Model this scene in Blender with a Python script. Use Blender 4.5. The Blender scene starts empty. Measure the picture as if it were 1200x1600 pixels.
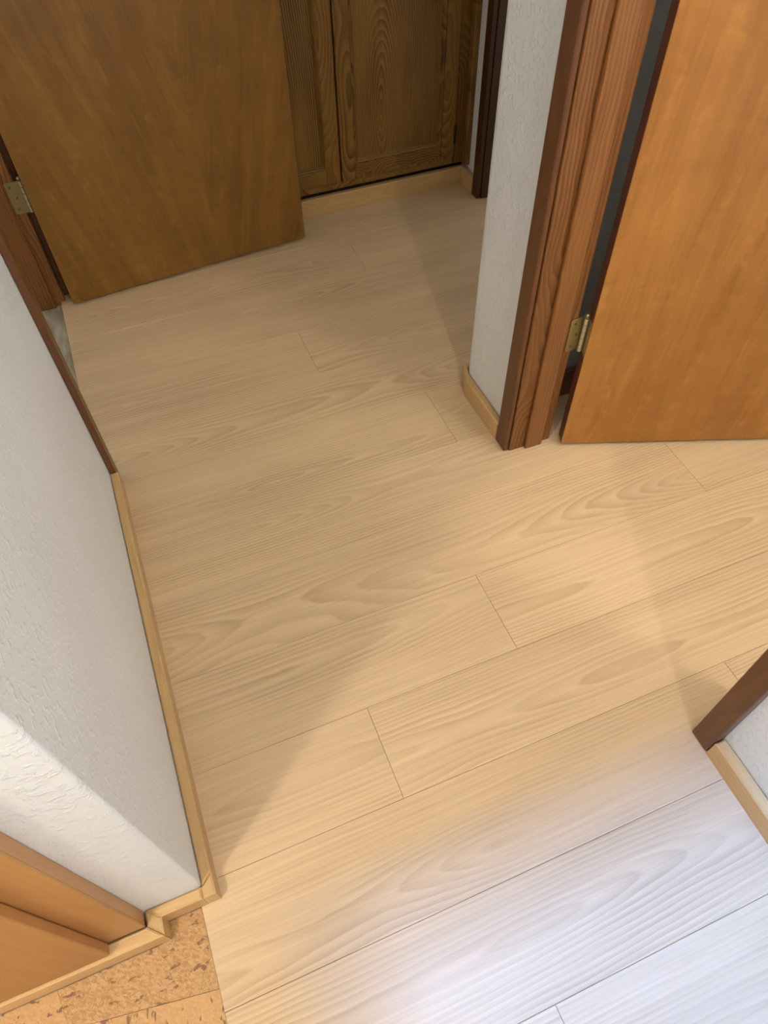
import bpy, bmesh, math, random
from mathutils import Vector, Matrix
S = bpy.context.scene
C = S.collection
random.seed(5)

# ------------------------------------------------------------------ camera
cam_d = bpy.data.cameras.new('camera'); cam = bpy.data.objects.new('camera', cam_d); C.objects.link(cam)
cam_d.sensor_fit = 'HORIZONTAL'; cam_d.sensor_width = 36.0
cam_d.lens = 1113.8 / 1200 * 36.0
cam_d.clip_start = 0.02; cam_d.clip_end = 60
right = Vector((0.92712512, -0.37448587, -0.01411881))
down = Vector((-0.30625699, -0.73541994, -0.60445361))
fwd = Vector((0.21597608, 0.56472811, -0.79651522))
M = Matrix((right, -down, -fwd)).transposed().to_4x4()
M.translation = (0, 0, 1.35)
cam.matrix_world = M
S.camera = cam

# ------------------------------------------------------------------ world, light, exposure
W = bpy.data.worlds.new('world'); S.world = W; W.use_nodes = True
bg = W.node_tree.nodes['Background']
bg.inputs[0].default_value = (1.0, 0.99, 0.96, 1); bg.inputs[1].default_value = 0.74
S.view_settings.view_transform = 'Standard'; S.view_settings.look = 'None'
S.view_settings.gamma = 1.0; S.view_settings.use_curve_mapping = False
S.view_settings.exposure = 0.0
WARM = (1.0, 0.965, 0.87)
def lamp(name, loc, watts, rad, col=WARM):
    d = bpy.data.lights.new(name, 'POINT'); d.energy = watts; d.shadow_soft_size = rad; d.color = col
    o = bpy.data.objects.new(name, d); o.location = loc; C.objects.link(o); return o
lamp('kitchen_lamp', (-0.86, -0.15, 2.28), 58, 0.05)
lamp('hall_lamp', (0.32, -0.80, 2.25), 38, 0.03)
lamp('side_room_lamp', (1.36, -0.54, 2.25), 32, 0.10)
d = bpy.data.lights.new('added_daylight', 'AREA'); d.shape = 'SQUARE'; d.size = 0.09     # added lamp above an invented skylight hole, lights the cool floor patch
d.energy = 250; d.color = (0.11, 0.345, 1.0)
patch_light = bpy.data.objects.new('added_daylight', d); C.objects.link(patch_light); patch_light.location = (0.36, -0.32, 3.3)
d = bpy.data.lights.new('added_wall_fill', 'AREA'); d.shape = 'RECTANGLE'; d.size = 0.9; d.size_y = 1.0   # added fill lamp outside a made-up window, brightens the left wall
d.energy = 14; d.color = (0.88, 0.97, 1.0)
wall_fill = bpy.data.objects.new('added_wall_fill', d); C.objects.link(wall_fill); wall_fill.location = (2.10, 0.20, 1.45); wall_fill.rotation_euler = (0, math.radians(90), 0)

# ------------------------------------------------------------------ material helpers
class NT:
    def __init__(s, name):
        s.m = bpy.data.materials.new(name); s.m.use_nodes = True
        s.t = s.m.node_tree; s.b = s.t.nodes['Principled BSDF']
    def node(s, kind, **kw):
        n = s.t.nodes.new(kind)
        for k, v in kw.items(): setattr(n, k, v)
        return n
    def put(s, sock, v):
        if hasattr(v, 'is_output'): s.t.links.new(v, sock)
        else: sock.default_value = v
    def math(s, op, a, b=0.0, c=0.0, clamp=False):
        n = s.node('ShaderNodeMath', operation=op, use_clamp=clamp)
        for i, v in enumerate((a, b, c)): s.put(n.inputs[i], v)
        return n.outputs[0]
    def comb(s, x, y, z):
        n = s.node('ShaderNodeCombineXYZ')
        for i, v in enumerate((x, y, z)): s.put(n.inputs[i], v)
        return n.outputs[0]
    def noise(s, vec, scale, detail=3, rough=0.55, dist=0.0):
        n = s.node('ShaderNodeTexNoise'); s.put(n.inputs['Vector'], vec)
        n.inputs['Scale'].default_value = scale; n.inputs['Detail'].default_value = detail
        n.inputs['Roughness'].default_value = rough; n.inputs['Distortion'].default_value = dist
        return n.outputs[0]
    def ramp(s, f, stops):
        n = s.node('ShaderNodeValToRGB'); s.put(n.inputs[0], f); e = n.color_ramp.elements
        while len(e) < len(stops): e.new(0.5)
        for i, (p, c) in enumerate(stops):
            e[i].position = p; e[i].color = (*c, 1) if len(c) == 3 else c
        return n.outputs[0]
    def rng(s, f, a, b, c=0.0, d=1.0):
        n = s.node('ShaderNodeMapRange'); s.put(n.inputs[0], f)
        for i, v in enumerate((a, b, c, d)): n.inputs[i + 1].default_value = v
        return n.outputs[0]
    def mix(s, f, a, b, mode='MIX'):
        n = s.node('ShaderNodeMix', data_type='RGBA', blend_type=mode)
        s.put(n.inputs[0], f)
        for sock, v in ((n.inputs[6], a), (n.inputs[7], b)):
            s.put(sock, (*v, 1) if isinstance(v, tuple) and len(v) == 3 else v)
        return n.outputs[2]
    def coords(s):
        tc = s.node('ShaderNodeTexCoord'); sp = s.node('ShaderNodeSeparateXYZ')
        s.t.links.new(tc.outputs['Object'], sp.inputs[0])
        return tc.outputs['Object'], sp.outputs[0], sp.outputs[1], sp.outputs[2]
    def rand(s): return s.node('ShaderNodeObjectInfo').outputs['Random']
    def bump(s, h, strength, dist):
        n = s.node('ShaderNodeBump'); s.put(n.inputs['Height'], h)
        n.inputs['Strength'].default_value = strength; n.inputs['Distance'].default_value = dist
        s.t.links.new(n.outputs[0], s.b.inputs['Normal'])
    def done(s, col, rough=0.5, spec=0.5, metal=0.0):
        s.put(s.b.inputs['Base Color'], (*col, 1) if isinstance(col, tuple) and len(col) == 3 else col)
        s.put(s.b.inputs['Roughness'], rough); s.b.inputs['Specular IOR Level'].default_value = spec
        s.b.inputs['Metallic'].default_value = metal
        return s.m

def tint(c, g=0.90, b=0.76): return (c[0], c[1] * g, c[2] * b)
def wood(name, light, dark, grain='x', freq=85.0, amount=1.0, rough=0.45, spec=0.5, tone=0.10, seed=0.0,
         depth=0.05, wobble=0.025, ulen=1.3, pores=0.35, knots=0.0, vcentre=0.0, bump=0.15, sharp=0.35, pcol=None, ellipse=0.0, wfreq=4.0, patchy=0.25, streak=0.05):
    """flat-sawn boards: growth rings cut by the face give cathedral arches along the grain"""
    light, dark = tint(light), tint(dark)
    n = NT(name); vec, X, Y, Z = n.coords(); r = n.rand()
    if grain == 'x': u, v, w = X, n.math('ADD', Y, Z), Z
    elif grain == 'y': u, v, w = Y, n.math('ADD', X, Z), Z
    else:
        u = Z; v = n.math('ADD', X, n.math('MULTIPLY', Y, 0.35)); w = Y
    ro = n.math('MULTIPLY', r, 37.0); ro = n.math('ADD', ro, seed)
    us = n.math('ADD', u, ro)
    p1 = n.comb(n.math('MULTIPLY', us, ulen), n.math('MULTIPLY', v, 2.0), ro)
    sw = n.noise(p1, 1.0, 2, 0.5)                                   # slow change of ring depth along the board
    p2 = n.comb(n.math('MULTIPLY', us, wfreq), n.math('MULTIPLY', v, 14.0), ro)
    wb = n.noise(p2, 1.0, 3, 0.55)                                  # wobble of every ring
    v0 = n.math('MULTIPLY', n.math('SUBTRACT', n.math('FRACT', n.math('MULTIPLY', r, 7.31)), 0.5), 0.10)
    vv = n.math('SUBTRACT', n.math('SUBTRACT', v, vcentre), v0)
    dd = n.math('ADD', n.math('MULTIPLY', n.math('SUBTRACT', sw, 0.5), depth * 6.0), depth * 0.6)
    if ellipse:
        dd = n.math('ADD', n.math('MULTIPLY', u, ellipse), n.math('MULTIPLY', n.math('SUBTRACT', sw, 0.5), 0.05))
        vv = n.math('SUBTRACT', v, vcentre)
    rad = n.math('SQRT', n.math('ADD', n.math('MULTIPLY', vv, vv), n.math('MULTIPLY', dd, dd)))
    rad = n.math('ADD', rad, n.math('MULTIPLY', n.math('SUBTRACT', wb, 0.5), wobble))
    saw = n.math('FRACT', n.math('MULTIPLY', rad, freq))
    ring = n.math('MULTIPLY', n.rng(saw, 0.15, 1.0 - sharp * 0.3), n.rng(saw, 1.0, 1.0 - sharp * 0.3))
    patch = n.rng(n.noise(n.comb(n.math('MULTIPLY', us, 2.0), n.math('MULTIPLY', v, 9.0), n.math('ADD', ro, 3.0)), 1.0, 2), 0.33, 0.62, patchy, 1.0)
    ring = n.math('MULTIPLY', n.math('MULTIPLY', ring, patch), amount, clamp=True)
    pv = n.comb(n.math('MULTIPLY', us, 9.0), n.math('MULTIPLY', v, 420.0), n.math('MULTIPLY', w, 60.0))
    pore = n.noise(pv, 1.0, 3, 0.6)
    pore2 = n.rng(pore, 0.50, 0.72)
    col = n.mix(ring, light, dark)
    col = n.mix(n.math('MULTIPLY', pore2, pores), col, pcol or dark)
    big = n.noise(n.comb(n.math('MULTIPLY', us, 1.3), n.math('MULTIPLY', v, 6.0), n.math('ADD', ro, 9.0)), 1.0, 3)
    val = n.math('ADD', n.rng(big, 0.3, 0.7, 1.0 - tone, 1.0 + tone), n.math('MULTIPLY', n.math('SUBTRACT', r, 0.5), tone * 0.9))
    sn = n.noise(n.comb(n.math('MULTIPLY', us, 1.6), n.math('MULTIPLY', n.math('ADD', v, n.math('MULTIPLY', wb, 0.012)), 130.0), ro), 1.0, 3, 0.6)
    val = n.math('ADD', val, n.rng(sn, 0.3, 0.7, -streak, streak))
    col = n.mix(1.0, col, n.comb(val, val, val), 'MULTIPLY')
    if knots:
        vo = n.node('ShaderNodeTexVoronoi'); vo.inputs['Scale'].default_value = 3.4
        n.put(vo.inputs['Vector'], n.comb(n.math('MULTIPLY', us, 0.75), v, ro))
        k = n.rng(vo.outputs['Distance'], 0.012, 0.030, knots, 0.0)
        col = n.mix(k, col, (0.13, 0.075, 0.035))
    n.bump(n.math('ADD', n.math('MULTIPLY', ring, -1.0), n.math('MULTIPLY', pore2, -0.5)), bump, 0.0006)
    return n.done(col, rough, spec)

# colours
M_plank = wood('pale_oak', (0.64, 0.495, 0.335), (0.47, 0.345, 0.215), 'x', 125, 0.80, 0.55, 0.25, 0.06, 1.0, 0.05, 0.012, 0.62, 0.30, knots=0.8, bump=0.04, patchy=0.05, streak=0.07)
M_base = wood('maple_trim', (0.56, 0.39, 0.195), (0.44, 0.28, 0.125), 'x', 90, 0.5, 0.38, 0.4, 0.10, 3.0, 0.06, 0.02, 1.4, 0.25)
M_base_y = wood('maple_trim_lengthwise', (0.56, 0.39, 0.195), (0.44, 0.28, 0.125), 'y', 90, 0.5, 0.38, 0.4, 0.10, 4.0, 0.06, 0.02, 1.4, 0.25)
M_case = wood('dark_stained_fir', (0.225, 0.095, 0.026), (0.085, 0.030, 0.008), 'z', 110, 0.85, 0.40, 0.45, 0.22, 2.0, 0.035, 0.03, 2.2, 0.4, bump=0.35)
M_case_dull = wood('dark_brown_casing', (0.13, 0.052, 0.017), (0.07, 0.026, 0.008), 'z', 90, 0.5, 0.36, 0.5, 0.16, 2.7, 0.04, 0.02, 1.5, 0.3, bump=0.2)
M_oak = wood('golden_oak', (0.215, 0.118, 0.026), (0.070, 0.032, 0.006), 'z', 110, 0.95, 0.42, 0.3, 0.12, 6.0, 0.045, 0.016, 1.5, 0.35, vcentre=0.0, bump=0.3)
M_oak_panel = wood('golden_oak_panel', (0.225, 0.124, 0.030), (0.040, 0.017, 0.003), 'z', 150, 1.0, 0.42, 0.3, 0.10, 6.0, 0.045, 0.012, 2.0, 0.35, bump=0.3, ellipse=0.20)
M_oak_x = wood('golden_oak_rail', (0.215, 0.118, 0.026), (0.070, 0.032, 0.006), 'x', 110, 0.95, 0.42, 0.3, 0.12, 8.0, 0.05, 0.03, 3.5, 0.35, bump=0.3)
M_maple = wood('amber_cabinet_veneer', (0.42, 0.22, 0.078), (0.36, 0.175, 0.056), 'z', 40, 0.5, 0.36, 0.45, 0.10, 5.0, 0.08, 0.05, 1.2, 0.2, bump=0.05)

def veneer(name, light, dark, slant, vmid, mirror, rough=0.36):
    light, dark = tint(light), tint(dark)
    n = NT(name); vec, X, Y, Z = n.coords()
    v = n.math('SUBTRACT', X, vmid)
    a = n.math('ABSOLUTE', v) if mirror else v
    side = n.math('GREATER_THAN', v, 0.0)
    q = n.math('SUBTRACT', a, n.math('MULTIPLY', Z, slant))
    st = n.noise(n.comb(n.math('MULTIPLY', q, 24.0), n.math('MULTIPLY', Z, 2.2), side), 1.0, 4, 0.6, 0.6)
    fine = n.noise(n.comb(n.math('MULTIPLY', q, 160.0), n.math('MULTIPLY', Z, 7.0), side), 1.0, 3, 0.6)
    cloud = n.noise(n.comb(n.math('MULTIPLY', X, 5.0), n.math('MULTIPLY', Z, 3.0), 4.0), 1.0, 4, 0.6)
    cr = n.noise(n.comb(n.math('MULTIPLY', X, 9.0), n.math('MULTIPLY', Z, 16.0), 9.0), 1.0, 3, 0.6, 1.2)
    lines = n.math('PINGPONG', n.math('MULTIPLY', n.math('ADD', q, n.math('MULTIPLY', cloud, 0.22)), 22.0), 1.0)
    curl = n.rng(lines, 0.0, 0.22, 0.38, 0.0)
    f = n.math('ADD', n.math('MULTIPLY', st, 0.55), n.math('MULTIPLY', fine, 0.30))
    f = n.math('ADD', f, n.math('MULTIPLY', cloud, 0.45)); f = n.math('ADD', f, n.math('MULTIPLY', cr, 0.18))
    f = n.rng(f, 0.52, 0.96)
    col = n.mix(f, dark, light)
    col = n.mix(n.math('MULTIPLY', curl, n.rng(cr, 0.4, 0.7)), col, tuple(c * 1.3 for c in light))
    vo = n.node('ShaderNodeTexVoronoi'); vo.inputs['Scale'].default_value = 5.0; n.put(vo.inputs['Vector'], n.comb(X, 0.0, Z))
    col = n.mix(n.rng(vo.outputs['Distance'], 0.014, 0.022, 0.7, 0.0), col, tuple(c * 0.4 for c in dark))
    n.bump(fine, 0.06, 0.0005)
    return n.done(col, rough, 0.45)
M_doorL = veneer('walnut_stained_veneer', (0.262, 0.134, 0.027), (0.138, 0.064, 0.011), 0.20, 0.475, True)
M_doorR = veneer('honey_stained_veneer', (0.41, 0.195, 0.050), (0.245, 0.105, 0.022), 0.05, 0.35, False)
n = NT('red_brown_door_edge'); vec, X, Y, Z = n.coords()
M_edge = n.done(n.mix(n.noise(n.comb(n.math('MULTIPLY', Y, 200.0), 0.0, n.math('MULTIPLY', Z, 4.0)), 1.0), (0.14, 0.035, 0.012), (0.085, 0.022, 0.008)), 0.5)

def plaster(name, col, peel, smooth=0.0):
    n = NT(name); vec, X, Y, Z = n.coords()
    a = n.noise(vec, 85, 4, 0.55, 0.4); b = n.noise(vec, 220, 2, 0.5)
    lump = n.rng(a, 0.52, 0.66)
    h = n.math('ADD', n.math('MULTIPLY', lump, 1.0), n.math('MULTIPLY', b, 0.35))
    t = n.rng(n.noise(vec, 3, 3), 0.3, 0.7, 0.95, 1.04)
    n.bump(h, peel, 0.0022)
    return n.done(n.mix(1.0, col, n.comb(t, t, t), 'MULTIPLY'), 0.42, 0.45)
M_wall = plaster('white_textured_plaster', (0.73, 0.73, 0.70), 0.42)
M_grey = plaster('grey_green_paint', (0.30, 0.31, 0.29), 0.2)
n = NT('flat_ceiling_white'); M_ceil = n.done(n.mix(n.noise(n.coords()[0], 40), (0.70, 0.68, 0.63), (0.74, 0.72, 0.67)), 0.8)

def cork(name, base, dark, light, scale, fleck, streak):
    base, dark, light = (tuple(q * 0.86 for q in tint(k)) for k in (base, dark, light))
    n = NT(name); vec, X, Y, Z = n.coords()
    vo = n.node('ShaderNodeTexVoronoi'); vo.inputs['Scale'].default_value = scale
    wv = n.noise(vec, scale * 0.6, 3); nz = n.node('ShaderNodeVectorMath', operation='ADD')
    n.put(nz.inputs[0], vec); n.put(nz.inputs[1], n.comb(n.math('MULTIPLY', wv, 0.02), n.math('MULTIPLY', wv, -0.015), 0.0))
    n.put(vo.inputs['Vector'], nz.outputs[0])
    cell = n.node('ShaderNodeSeparateColor'); n.put(cell.inputs[0], vo.outputs['Color'])
    col = n.mix(n.rng(cell.outputs[0], 0.1, 0.9), dark, light)
    col = n.mix(0.45, col, base)
    fl = n.noise(n.comb(n.math('MULTIPLY', X, streak), Y, Z), fleck, 3, 0.6, 0.3)
    col = n.mix(n.rng(fl, 0.60, 0.645, 0.0, 0.85), col, (0.15, 0.065, 0.03))
    n.bump(n.math('ADD', cell.outputs[0], n.math('MULTIPLY', fl, 0.5)), 0.2, 0.001)
    return n.done(col, 0.5, 0.35)
M_cork = cork('flecked_cork', (0.50, 0.29, 0.125), (0.33, 0.18, 0.065), (0.68, 0.46, 0.23), 330, 70, 0.6)
M_cork2 = cork('spotted_cork', (0.60, 0.36, 0.165), (0.50, 0.28, 0.12), (0.66, 0.43, 0.21), 300, 75, 1.0)
M_cork3 = cork('streaked_cork', (0.58, 0.35, 0.155), (0.48, 0.27, 0.11), (0.66, 0.43, 0.20), 300, 34, 2.6)

n = NT('aged_brass'); t = n.noise(n.coords()[0], 120, 3)
M_brass = n.done(n.mix(t, (0.30, 0.235, 0.095), (0.47, 0.39, 0.19)), 0.36, 0.5, 0.85)
n = NT('lighter_brass'); M_knuckle = n.done(n.mix(n.noise(n.coords()[0], 150), (0.50, 0.43, 0.27), (0.66, 0.59, 0.42)), 0.4, 0.5, 0.7)  # brass in a lighter colour for the hinge knuckles
n = NT('screw_brass'); M_screw = n.done(n.mix(n.noise(n.coords()[0], 300), (0.16, 0.12, 0.05), (0.26, 0.20, 0.09)), 0.4, 0.5, 0.9)
n = NT('black_iron'); M_iron = n.done(n.mix(n.noise(n.coords()[0], 200), (0.012, 0.010, 0.009), (0.03, 0.025, 0.02)), 0.35, 0.5, 0.6)
n = NT('bare_subfloor'); vec, X, Y, Z = n.coords()
g = n.noise(n.comb(n.math('MULTIPLY', X, 4.0), Y, Z), 9, 5, 0.6)
M_sub = n.done(n.mix(n.rng(g, 0.35, 0.7), (0.24, 0.20, 0.13), (0.47, 0.42, 0.31)), 0.8)
n = NT('cavity_shade'); M_cavity_shade = n.done(n.mix(n.noise(n.coords()[0], 30), (0.02, 0.012, 0.006), (0.035, 0.02, 0.01)), 0.8)  # near-black colour paints the recess shade in the gap below the oak cabinet

# ------------------------------------------------------------------ mesh helpers
def obj(name, bm, mat, parent=None, loc=None):
    me = bpy.data.meshes.new(name)
    bmesh.ops.recalc_face_normals(bm, faces=bm.faces)
    if loc is not None: bmesh.ops.translate(bm, verts=bm.verts, vec=-Vector(loc))
    bm.to_mesh(me); bm.free()
    for m in (mat if isinstance(mat, (list, tuple)) else [mat]): me.materials.append(m)
    o = bpy.data.objects.new(name, me); C.objects.link(o)
    if parent: o.parent = parent
    if loc is not None: o.location = loc
    return o
def add_prism(bm, foot, z0, z1, bev=0.0, vert_bev=None, seg=1):
    """upright prism over a footprint polygon; bev softens its top edges, vert_bev rounds chosen upright edges"""
    b = bmesh.new()
    lo = [b.verts.new((x, y, z0)) for x, y in foot]; hi = [b.verts.new((x, y, z1)) for x, y in foot]
    k = len(foot)
    b.faces.new(lo[::-1]); b.faces.new(hi)
    for i in range(k): b.faces.new((lo[i], lo[(i + 1) % k], hi[(i + 1) % k], hi[i]))
    bmesh.ops.recalc_face_normals(b, faces=b.faces)
    if vert_bev:
        r, idx = vert_bev
        ed = [e for e in b.edges if abs(e.verts[0].co.z - e.verts[1].co.z) > 1e-6 and
              any((e.verts[0].co.xy - Vector(foot[i])).length < 1e-6 for i in idx)]
        bmesh.ops.bevel(b, geom=ed, offset=r, segments=5, affect='EDGES', profile=0.5)
    if bev:
        ed = [e for e in b.edges if abs(e.verts[0].co.z - z1) < 1e-6 and abs(e.verts[1].co.z - z1) < 1e-6]
        bmesh.ops.bevel(b, geom=ed, offset=bev, segments=seg, affect='EDGES', profile=0.5)
    tmp = bpy.data.meshes.new('t'); b.to_mesh(tmp); b.free(); bm.from_mesh(tmp); bpy.data.meshes.remove(tmp)
def add_box(bm, x0, x1, y0, y1, z0, z1, bev=0.0, seg=1):
    b = bmesh.new(); bmesh.ops.create_cube(b, size=1)
    for v in b.verts:
        v.co = ((x0 + x1) / 2 + v.co.x * (x1 - x0), (y0 + y1) / 2 + v.co.y * (y1 - y0), (z0 + z1) / 2 + v.co.z * (z1 - z0))
    if bev: bmesh.ops.bevel(b, geom=b.edges[:], offset=bev, segments=seg, affect='EDGES', profile=0.5)
    tmp = bpy.data.meshes.new('t'); b.to_mesh(tmp); b.free(); bm.from_mesh(tmp); bpy.data.meshes.remove(tmp)
def box(*a, **k):
    bm = bmesh.new(); add_box(bm, *a, **k); return bm
def prism(*a, **k):
    bm = bmesh.new(); add_prism(bm, *a, **k); return bm
def cyl(p, axis, r, h, seg=16, bev=0.0, top=None):
    bm = bmesh.new()
    bmesh.ops.create_cone(bm, cap_ends=True, segments=seg, radius1=r, radius2=r if top is None else top, depth=h)
    if bev: bmesh.ops.bevel(bm, geom=[e for e in bm.edges if abs(e.verts[0].co.z - e.verts[1].co.z) < 1e-6], offset=bev, segments=2, affect='EDGES')
    q = Vector((0, 0, 1)).rotation_difference(Vector(axis))
    bmesh.ops.transform(bm, verts=bm.verts, matrix=Matrix.Translation(p) @ q.to_matrix().to_4x4())
    return bm
def empty(name, loc, rz=0.0, parent=None):
    o = bpy.data.objects.new(name, None); C.objects.link(o); o.location = loc; o.rotation_euler = (0, 0, rz)
    o.empty_display_size = 0.05
    if parent: o.parent = parent
    return o
def tag(o, label, cat, group=None, structure=False):
    o['label'] = label; o['category'] = cat
    if group: o['group'] = group
    if structure: o['kind'] = 'structure'
    return o

# ------------------------------------------------------------------ room shell
HC = 2.40
bm = bmesh.new()
add_prism(bm, [(-0.214, 0.322), (-0.214, 1.29), (-0.345, 1.29), (-0.345, 0.46), (-1.6, 0.46), (-1.6, 0.322)], -0.012, HC, vert_bev=(0.006, [0]))
add_box(bm, -0.345, -0.238, 2.118, 2.30, -0.012, HC); add_box(bm, -0.238, -0.214, 2.169, 2.30, -0.012, HC)
add_box(bm, -0.345, -0.214, 1.29, 2.118, 2.06, HC)
tag(obj('wall_left', bm, M_wall), 'white textured plaster wall on the left, its sharp corner above the cork floor', 'wall', structure=True)
bm = bmesh.new()
add_prism(bm, [(0.735, -0.42), (0.855, -0.42), (0.855, 0.236), (0.735, 0.236)], -0.012, HC, vert_bev=(0.006, [0]))
add_prism(bm, [(0.735, 1.028), (0.735, 1.285), (1.9, 1.285), (1.9, 1.165), (0.845, 1.165), (0.845, 1.028)], -0.012, HC, vert_bev=(0.028, [1]))
add_box(bm, 0.735, 0.855, 0.236, 1.028, 2.06, HC)
tag(obj('wall_right', bm, M_wall), 'white textured plaster wall on the right with the open door in it', 'wall', structure=True)
bm = bmesh.new(); add_box(bm, 0.8555, 1.9, 1.150, 1.1645, -0.012, HC)
tag(obj('wall_side_room', bm, M_grey), 'grey-green wall glimpsed through the hinge gap behind the honey brown door', 'wall', structure=True)
bm = bmesh.new(); add_box(bm, -0.345, 1.40, 2.30, 2.42, -0.012, HC)
tag(obj('wall_back', bm, M_wall), 'plaster wall behind the oak cabinet at the far end', 'wall', structure=True)
bm = bmesh.new()
add_box(bm, 1.206, 1.32, 2.135, 2.30, -0.012, HC); add_box(bm, 1.206, 1.32, 1.285, 2.135, 2.06, HC)
tag(obj('wall_far_right', bm, M_wall), 'narrow white wall strip between oak cabinet and dark doorway trim', 'wall', structure=True)
bm = bmesh.new()
add_box(bm, -0.30, 0.31, -1.32, -1.20, -0.012, HC); add_box(bm, 0.31, 1.2, -1.32, -1.20, 2.03, HC); add_box(bm, 1.2, 1.9, -1.32, -1.20, -0.012, HC)  # unseen wall and doorway added to shape light from behind
tag(obj('wall_front_added', bm, M_wall), 'added plaster wall with doorway behind the camera', 'wall', structure=True)
bm = bmesh.new()
for y0, y1, z0, z1 in ((-1.2, -0.25, -0.012, HC), (0.65, 1.285, -0.012, HC), (-0.25, 0.65, -0.012, 0.95), (-0.25, 0.65, 1.95, HC)): add_box(bm, 1.9, 2.0, y0, y1, z0, z1)  # window opening added to let the fill lamp in
tag(obj('wall_side_room_far', bm, M_wall), 'far plaster wall of the side room', 'wall', structure=True)
hx0, hx1, hy0, hy1 = 0.251, 0.80, -0.75, -0.190                    # invented skylight hole, its edges shape the cool floor patch
bm = bmesh.new()
add_box(bm, -1.6, hx0, -1.32, 2.42, HC, HC + 0.05); add_box(bm, hx1, 2.0, -1.32, 2.42, HC, HC + 0.05)
add_box(bm, hx0, hx1, -1.32, hy0, HC, HC + 0.05); add_box(bm, hx0, hx1, hy1, 2.42, HC, HC + 0.05)
tag(obj('ceiling', bm, M_ceil), 'flat white ceiling above the hallway', 'ceiling', structure=True)
bm = bmesh.new(); add_box(bm, 0.155, 0.7345, -0.52, -0.40, 0.0005, 1.39)  # made-up half wall, keeps the hall lamp off the near floor
tag(obj('wall_half_blocker', bm, M_wall), 'added low half wall behind the camera, shading the near floor', 'wall', structure=True)

# ------------------------------------------------------------------ floor: planks, cork tiles, bare subfloor
floor = empty('floor', (0, 0, 0)); tag(floor, 'hallway floor of pale oak planks meeting cork tiles at lower left', 'floor', structure=True)
obj('subfloor', box(-1.6, 2.0, -1.3, 2.42, -0.06, -0.0095), M_sub, floor)['label'] = 'greyish bare subfloor strip showing in the left doorway'
seams = [-0.99, -0.80, -0.609, -0.418, -0.226, -0.037, 0.146, 0.336, 0.5215, 0.716, 0.905, 1.094, 1.287, 1.480, 1.677, 1.8905, 2.084, 2.275]
joints = {4: [0.252], 5: [1.02], 6: [0.862], 7: [0.154], 8: [0.488], 9: [1.108], 10: [-1.0], 11: [0.624], 12: [-0.9], 13: [0.382], 14: [1.096], 15: [0.681], 16: [0.10],
          0: [0.6], 1: [0.1], 2: [0.8], 3: [-0.1]}
G = 0.00025
for k in range(len(seams) - 1):
    y0, y1 = seams[k], seams[k + 1]
    xl = -0.229 if y0 < 0.25 else (-0.207 if y0 < 1.25 else -0.252)
    xr = 1.895 if y0 < 1.05 else 1.35
    xs = [xl] + sorted(j for j in joints[k] if xl < j < xr) + [xr]
    for a, b in zip(xs[:-1], xs[1:]):
        bm = bmesh.new(); add_prism(bm, [(a + G, y0 + G), (b - G, y0 + G), (b - G, y1 - G), (a + G, y1 - G)], -0.009, 0.0, bev=0.0007)
        obj('plank', bm, M_plank, floor, ((a + b) / 2 + random.uniform(-.3, .3), (y0 + y1) / 2, 0))
# cork tiles (kitchen side)
ct = [([(-0.300, 0.3027), (-0.2295, 0.3027), (-0.2295, 0.1802), (-0.420, 0.2098), (-0.4572, 0.2155), (-0.469, 0.2745), (-0.300, 0.2745)], M_cork, None),
      ([(-0.4695, 0.2745), (-0.4575, 0.2155), (-0.4, 0.206), (-0.4, -0.1), (-0.9, -0.1), (-0.9, 0.2745)], M_cork2, 'pinkish cork tile with brown spots'),
      ([(-0.3995, 0.2060), (-0.2295, 0.1795), (-0.2295, -0.1), (-0.3990, -0.1)], M_cork3, 'cork tile with long dark streaks')]
for foot, m, lab in ct:
    o = obj('cork_tile', prism(foot, -0.009, -0.003), m, floor)
    if lab: o['label'] = lab
bm = bmesh.new(); add_box(bm, -1.58, -0.9005, -1.19, 0.27, -0.009, -0.003); add_box(bm, -0.9, -0.2305, -1.19, -0.1005, -0.009, -0.003)
o = obj('cork_floor', bm, M_cork, floor)

# ------------------------------------------------------------------ baseboards
def board(name, foot, h, label, grain, bev=0.003):
    cx = sum(p[0] for p in foot) / len(foot); cy = sum(p[1] for p in foot) / len(foot)
    o = obj(name, prism(foot, 0.0005, h, bev=bev), M_base_y if grain == 'y' else M_base, None, (cx, cy, 0))
    return tag(o, label, 'baseboard', structure=True)
HB = 0.050
board('baseboard_left', [(-0.194, 0.3385), (-0.194, 1.283), (-0.213, 1.283), (-0.213, 0.3225)], HB, 'long light wood baseboard along the left white wall', 'y')
board('baseboard_left_corner', [(-0.194, 0.303), (-0.194, 0.3378), (-0.213, 0.3218), (-0.2155, 0.3215), (-0.2155, 0.303)], HB, 'short light wood baseboard corner block at the left wall corner', 'y')
board('baseboard_kitchen', [(-0.216, 0.303), (-0.216, 0.3215), (-0.3075, 0.3215), (-0.284, 0.303)], HB, 'light wood baseboard under the kitchen end of the white wall', 'x')
board('baseboard_return', [(-0.2835, 0.3025), (-0.3075, 0.321), (-0.3075, 0.298), (-0.284, 0.2755)], HB, 'tiny mitred baseboard return wrapping the amber cabinet corner', 'y')
board('baseboard_cabinet', [(-0.2845, 0.2750), (-0.308, 0.2975), (-1.2, 0.2975), (-1.2, 0.2750)], HB, 'light wood baseboard running under the amber cabinet', 'x')
board('baseboard_right', [(0.711, 0.197), (0.711, -0.42), (0.734, -0.42), (0.734, 0.197)], HB + .003, 'light wood baseboard below the white wall at the right edge', 'y')
board('baseboard_corner', [(0.716, 1.064), (0.734, 1.064), (0.734, 1.262), (0.7425, 1.2855), (0.80, 1.2865), (0.80, 1.303), (0.735, 1.299), (0.7155, 1.242)], 0.057, 'light wood baseboard around the rounded wall corner beside the open door', 'y')
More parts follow.
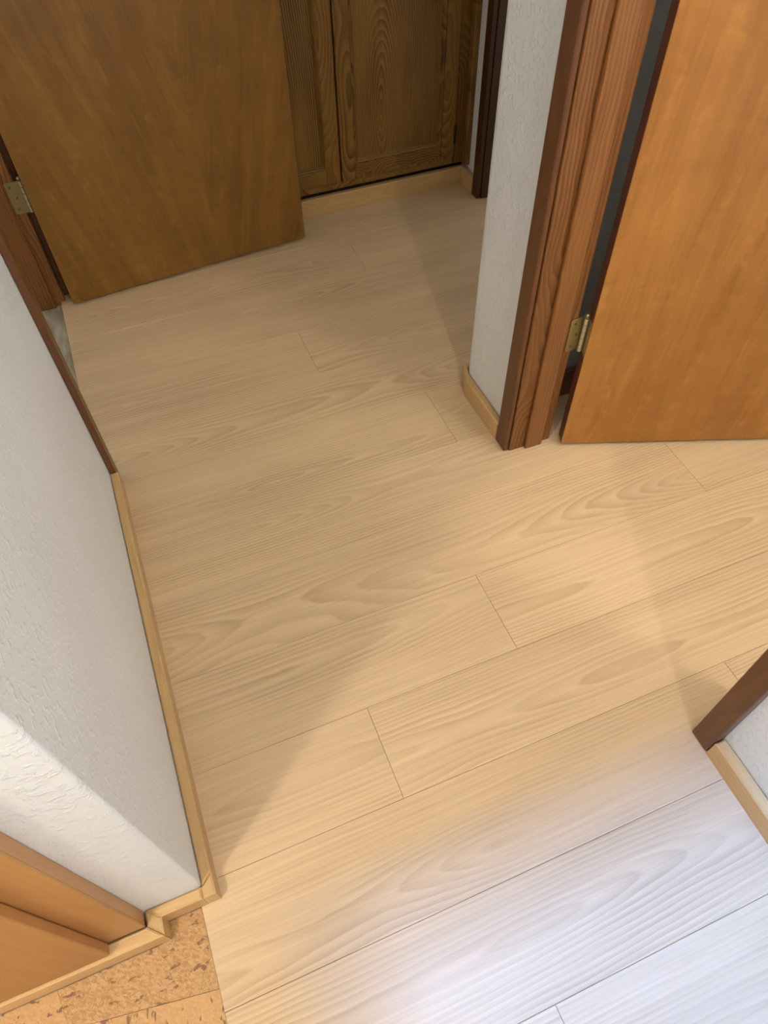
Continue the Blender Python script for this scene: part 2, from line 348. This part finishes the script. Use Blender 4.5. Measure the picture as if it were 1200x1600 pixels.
board('baseboard_back', [(0.0, 2.245), (1.186, 2.245), (1.186, 2.263), (0.0, 2.263)], 0.062, 'light wood baseboard under the oak cabinet doors', 'x', 0.002)
board('baseboard_far_right', [(1.187, 2.164), (1.205, 2.164), (1.205, 2.2625), (1.187, 2.2625)], 0.062, 'short light wood baseboard below the narrow far wall strip', 'y', 0.002)
o = obj('baseboard_side_room', box(0.86, 1.88, 1.137, 1.1495, -0.0, 0.088, bev=0.003), M_case_dull)
tag(o, 'dark brown baseboard seen through the hinge gap of the honey brown door', 'baseboard', structure=True)

# ------------------------------------------------------------------ door frames (trim)
ZT = 2.06
def part(name, bm, m, parent, label=None, loc=None):
    o = obj(name, bm, m, parent, loc)
    if label: o['label'] = label
    return o
t = empty('trim_1', (0.78, 1.02, 0)); tag(t, 'dark stained hinge-side door frame beside the honey brown door', 'door frame', structure=True)
def tb(name, t, x0, x1, y0, y1, z0, z1, m, bev=0.0015, label=None, seg=1):
    L = Vector(t.location); c = Vector(((x0 + x1) / 2, (y0 + y1) / 2, 0))
    bm = box(x0 - c.x, x1 - c.x, y0 - c.y, y1 - c.y, z0, z1, bev=bev, seg=seg)
    o = obj(name, bm, m, t); o.location = c - L
    if label: o['label'] = label
    return o
tb('casing', t, 0.7165, 0.7287, 1.0165, 1.0625, 0.001, ZT, M_case_dull, 0.004, 'smooth dark brown casing board', 3)
tb('jamb', t, 0.7302, 0.845, 1.0135, 1.027, 0.001, ZT, M_case)
tb('stop', t, 0.7705, 0.818, 1.0035, 1.0132, 0.001, ZT, M_case, 0.003, None, 2)

t2 = empty('trim_2', (0.725, 0.22, 0)); tag(t2, 'dark brown door casing at the right edge above the baseboard', 'door frame', structure=True)
tb('casing', t2, 0.711, 0.734, 0.1985, 0.242, 0.001, ZT, M_case_dull, 0.004, None, 3)
tb('jamb', t2, 0.7355, 0.8555, 0.2365, 0.2480, 0.001, ZT, M_case)
tb('head', t2, 0.711, 0.734, 0.1985, 1.0625, ZT, ZT + 0.045, M_case_dull)

t3 = empty('trim_3', (-0.27, 2.1, 0)); tag(t3, 'dark stained hinge-side door frame beside the walnut brown door at far left', 'door frame', structure=True)
tb('jamb', t3, -0.350, -0.237, 2.097, 2.117, -0.009, ZT, M_case)
tb('stop', t3, -0.321, -0.268, 2.085, 2.0968, -0.009, ZT, M_case)
tb('casing', t3, -0.2365, -0.199, 2.126, 2.168, 0.001, ZT, M_case_dull)

t4 = empty('trim_4', (-0.21, 1.30, 0)); tag(t4, 'thin brown casing edge along the far end of the left white wall', 'door frame', structure=True)
tb('casing', t4, -0.2135, -0.199, 1.284, 1.327, 0.001, ZT, M_case_dull, 0.002)
tb('jamb', t4, -0.350, -0.2145, 1.2905, 1.303, -0.009, ZT, M_case)
tb('head', t4, -0.2135, -0.199, 1.284, 2.146, ZT, ZT + 0.045, M_case_dull)

M_case_shaded = wood('shade_darkened_casing', (0.055, 0.022, 0.008), (0.030, 0.012, 0.005), 'z', 90, 0.5, 0.36, 0.4, 0.16, 2.9, 0.04, 0.02, 1.5, 0.3)  # casing brown darkened further, paints in the shade of the far hall
t5 = empty('trim_5', (1.24, 2.13, 0)); tag(t5, 'dark brown doorway trim, darkened further for shade, at the far right of the hall', 'door frame', structure=True)
tb('casing', t5, 1.190, 1.2055, 2.122, 2.163, 0.001, ZT, M_case_shaded, 0.003)
tb('jamb', t5, 1.2060, 1.32, 2.118, 2.1345, 0.001, ZT, M_case_shaded)
tb('stop', t5, 1.252, 1.288, 2.106, 2.1178, 0.001, ZT, M_case_shaded)

# ------------------------------------------------------------------ doors with hinges
def make_hinge(parent, pl0, pl1, pivot, z0, edge_dir, y_dir):
    """all coordinates are world ones; parent's inverse is applied"""
    inv = parent.matrix_world.inverted()
    H = 0.089
    (x0, y0), (x1, y1) = pl0, pl1
    def T(bm): bmesh.ops.transform(bm, verts=bm.verts, matrix=inv); return bm
    def plate(p, q, th, n):
        p, q = Vector((*p, 0)), Vector((*q, 0)); d = (q - p); nn = Vector((*n, 0)).normalized() * th
        bm = bmesh.new(); r = 0.006; w = d.length; d.normalize()
        prof = []
        for (cx, cz, a0) in ((r, r, 180), (w, 0, None), (w, H, None), (r, H - r, 90)):
            if a0 is None: prof.append((cx, cz)); continue
            for i in range(5):
                a = math.radians(a0 + i * 22.5); prof.append((cx + r * math.cos(a), cz + r * math.sin(a)))
        f0 = [bm.verts.new(p + d * a + Vector((0, 0, z0 + b))) for a, b in prof]
        f1 = [bm.verts.new(v.co + nn) for v in f0]
        bm.faces.new(f0); bm.faces.new(f1[::-1]); k = len(f0)
        for i in range(k): bm.faces.new((f0[i], f0[(i + 1) % k], f1[(i + 1) % k], f1[i]))
        return bm, p, d, nn, w
    bm, p, d, nn, w = plate(pl0, pl1, 0.0018, y_dir)
    hg = obj('hinge', T(bm), M_brass, parent); hg['label'] = 'aged brass butt hinge'
    for a, b in ((0.30, 0.16), (0.52, 0.5), (0.30, 0.84)):
        c = p + d * (w * a) + Vector((0, 0, z0 + H * b)) + nn * 1.2
        obj('screw', T(cyl(c, nn, 0.0034, 0.0012, 12, 0.0003)), M_screw, hg)
    for i in range(5):
        obj('knuckle', T(cyl((pivot[0], pivot[1], z0 + H * (i + 0.5) / 5), (0, 0, 1), 0.0050, H / 5 - 0.0016, 16, 0.0006)), M_knuckle, hg)
    bm = bmesh.new(); bmesh.ops.create_uvsphere(bm, u_segments=14, v_segments=10, radius=0.0062)
    bmesh.ops.translate(bm, verts=bm.verts, vec=(pivot[0], pivot[1], z0 + H + 0.0065))
    obj('pin_tip', T(bm), M_brass, hg)
    return hg, plate

# right door
A = Vector((0.8580, 0.9790)); ang = math.atan2(0.792 - 0.979, 1.348 - 0.855)
door1 = empty('door_1', (A.x, A.y, 0.0), ang)
tag(door1, 'honey brown flush door standing open at upper right', 'door', structure=True)
bpy.context.view_layer.update()
bm = bmesh.new(); add_box(bm, 0, 0.765, 0, 0.035, 0.010, 2.035, bev=0.0012)
for f in bm.faces:
    c = f.calc_center_median()
    f.material_index = 0 if (abs(c.y) < 0.002 or abs(c.y - 0.035) < 0.002) else 1
obj('door_slab', bm, [M_doorR, M_edge], door1)
make_hinge(door1, (0.8275, 1.0130), (0.8655, 1.0130), (0.8600, 1.0040), 0.290, None, (0, -1))
# plate on the door edge
inv = door1.matrix_world.inverted()
hp = obj('hinge_plate', box(-0.0014, 0.0, 0.003, 0.0325, 0.290, 0.379, bev=0.0004), M_brass, door1); hp['label'] = 'brass hinge plate on the door edge'
bm = cyl((0.70, -0.006, 0.96), (0, 1, 0), 0.030, 0.012, 24, 0.002)
kn = obj('doorknob', bm, M_brass, door1); kn['label'] = 'brass door knob'
bm = bmesh.new(); bmesh.ops.create_uvsphere(bm, u_segments=24, v_segments=14, radius=0.027)
bmesh.ops.translate(bm, verts=bm.verts, vec=(0.70, -0.052, 0.96)); obj('knob_ball', bm, M_brass, kn)
obj('knob_neck', cyl((0.70, -0.022, 0.96), (0, 1, 0), 0.011, 0.022, 16), M_brass, kn)

# left door
B = Vector((-0.2140, 2.0540)); ang2 = math.atan2(2.120 - 2.054, 0.552 + 0.214)
door2 = empty('door_2', (B.x, B.y, 0.0), ang2)
tag(door2, 'walnut brown flush door standing open across the far hall at upper left', 'door', structure=True)
bpy.context.view_layer.update()
bm = bmesh.new(); add_box(bm, 0, 0.769, 0, 0.035, 0.011, 2.035, bev=0.0012)
for f in bm.faces:
    c = f.calc_center_median()
    f.material_index = 0 if (abs(c.y) < 0.002 or abs(c.y - 0.035) < 0.002) else 1
obj('door_slab', bm, [M_doorL, M_edge], door2)
make_hinge(door2, (-0.2635, 2.0965), (-0.2270, 2.0965), (-0.2215, 2.0935), 0.292, None, (0, -1))

# ------------------------------------------------------------------ far oak cabinet
cab = empty('linen_cabinet', (0.66, 2.27, 0)); tag(cab, 'golden oak built-in cabinet with framed panel doors at the far end', 'cabinet')
cab.location = (0.66, 2.27, 0)
def cp(name, bm, m, parent, origin, label=None):
    """world-space bmesh -> object with its own origin so that the grain is its own"""
    bmesh.ops.translate(bm, verts=bm.verts, vec=-Vector(origin))
    o = obj(name, bm, m, parent)
    par = Vector((0, 0, 0)); p = parent
    while p: par += Vector(p.location); p = p.parent
    o.location = Vector(origin) - par
    if label: o['label'] = label
    return o
FY = 2.2495
cp('carcass', box(0.0, 1.2055, 2.2815, 2.2985, 0.0, 2.1), M_cavity_shade, cab, (0.6, 2.29, 0))
for x0, x1 in ((0.0, 0.3235), (1.1500, 1.186)):
    cp('frame_stile', box(x0, x1, FY, 2.281, 0.078, 2.1, bev=0.001), M_oak, cab, ((x0 + x1) / 2, FY, 0.4))
for x0, x1 in ((0.324, 1.1495),):
    cp('frame_rail', box(x0, x1, FY, 2.281, 0.078, 0.0998, bev=0.001), M_oak_x, cab, ((x0 + x1) / 2, FY, 0.1))
def cab_door(x0, x1, hinge_right, name):
    z0, z1 = 0.101, 1.10; w = 0.048
    d = empty(name, (0, 0, 0), 0, cab); d.location = (x0 + (x1 - x0) / 2 - cab.location.x, 2.243 - cab.location.y, 0)
    yf, yb = 2.243, 2.2615
    for a, b in ((x0, x0 + w), (x1 - w, x1)):
        cp('stile', box(a, b, yf, yb, z0, z1, bev=0.0025, seg=2), M_oak, d, ((a + b) / 2, yf, random.uniform(.2, .5)))
    for a, b in ((z0, z0 + w + .004), (z1 - w, z1)):
        cp('rail', box(x0 + w + .0003, x1 - w - .0003, yf + .0003, yb, a, b, bev=0.002, seg=2), M_oak_x, d, ((x0 + x1) / 2 + random.uniform(-.1, .1), yf, (a + b) / 2))
    p0, p1, q0, q1 = x0 + w, x1 - w, z0 + w + .004, z1 - w
    cp('panel', box(p0 + .0004, p1 - .0004, yf + .009, yb - .002, q0 + .0004, q1 - .0004), M_oak_panel, d, ((p0 + p1) / 2 - 0.055, yf, 0.31))
    # stuck moulding: four bevelled strips with mitred ends
    ring = [((p0, q0), (p1, q0)), ((p1, q0), (p1, q1)), ((p1, q1), (p0, q1)), ((p0, q1), (p0, q0))]
    mw = 0.013; inner = [(p0 + mw, q0 + mw), (p1 - mw, q0 + mw), (p1 - mw, q1 - mw), (p0 + mw, q1 - mw)]
    outer = [(p0, q0), (p1, q0), (p1, q1), (p0, q1)]
    for i in range(4):
        j = (i + 1) % 4; bm = bmesh.new()
        rows = []
        for fr, dy in ((0.0, 0.0015), (0.25, -0.0012), (0.6, 0.002), (1.0, 0.0088)):
            rows.append([bm.verts.new((o[0] + (n_[0] - o[0]) * fr, yf + dy, o[1] + (n_[1] - o[1]) * fr)) for o, n_ in ((outer[i], inner[i]), (outer[j], inner[j]))])
        back = [bm.verts.new((o[0], yf + 0.0088, o[1])) for o in (outer[i], outer[j])]
        for r0, r1 in zip(rows[:-1], rows[1:]): bm.faces.new((r0[0], r0[1], r1[1], r1[0]))
        bm.faces.new((back[0], back[1], rows[0][1], rows[0][0])); bm.faces.new((rows[-1][0], rows[-1][1], back[1], back[0]))
        bm.faces.new([r[0] for r in rows] + [back[0]]); bm.faces.new([r[1] for r in rows][::-1] + [back[1]])
        cp('moulding', bm, M_oak_x if i % 2 == 0 else M_oak, d, (outer[i][0], yf, outer[i][1] if i % 2 == 0 else 0.3))
    return d
cab_door(0.325, 0.7305, False, 'cabinet_door'); cd = cab_door(0.7365, 1.149, True, 'cabinet_door')
h = cp('cabinet_hinge', cyl((1.1515, 2.243, 0.180), (0, 0, 1), 0.0042, 0.062, 14, 0.001), M_iron, cd, (1.1515, 2.243, 0.18), 'small black cabinet hinge')
cp('filler_strip', box(1.1865, 1.2055, 2.222, 2.281, 0.075, 2.1, bev=0.002), M_oak, cab, (1.19, 2.23, 0.7), 'narrow lighter scribe strip against the wall')

# ------------------------------------------------------------------ kitchen cabinet at lower left
kc = empty('kitchen_cabinet', (-0.7, 0.31, 0.053)); tag(kc, 'amber wood cabinet with plain overlay door at lower left above the cork', 'cabinet')
K0 = 0.0535
cp('side_panel', box(-0.3225, -0.309, 0.3005, 0.3215, K0, 2.1, bev=0.0008), M_maple, kc, (-0.315, 0.31, 0.3))
cp('frame_stile', box(-0.372, -0.3085, 0.297, 0.3003, K0, 2.1, bev=0.0008), M_maple, kc, (-0.34, 0.297, 0.8))
cp('frame_rail', box(-1.2, -0.3725, 0.297, 0.3003, K0, 0.11, bev=0.0008), M_maple, kc, (-0.8, 0.297, 0.08))
cp('door', box(-0.90, -0.366, 0.278, 0.2965, K0 + 0.003, 1.9, bev=0.003, seg=2), M_maple, kc, (-0.6, 0.278, 0.5), 'plain amber overlay door')
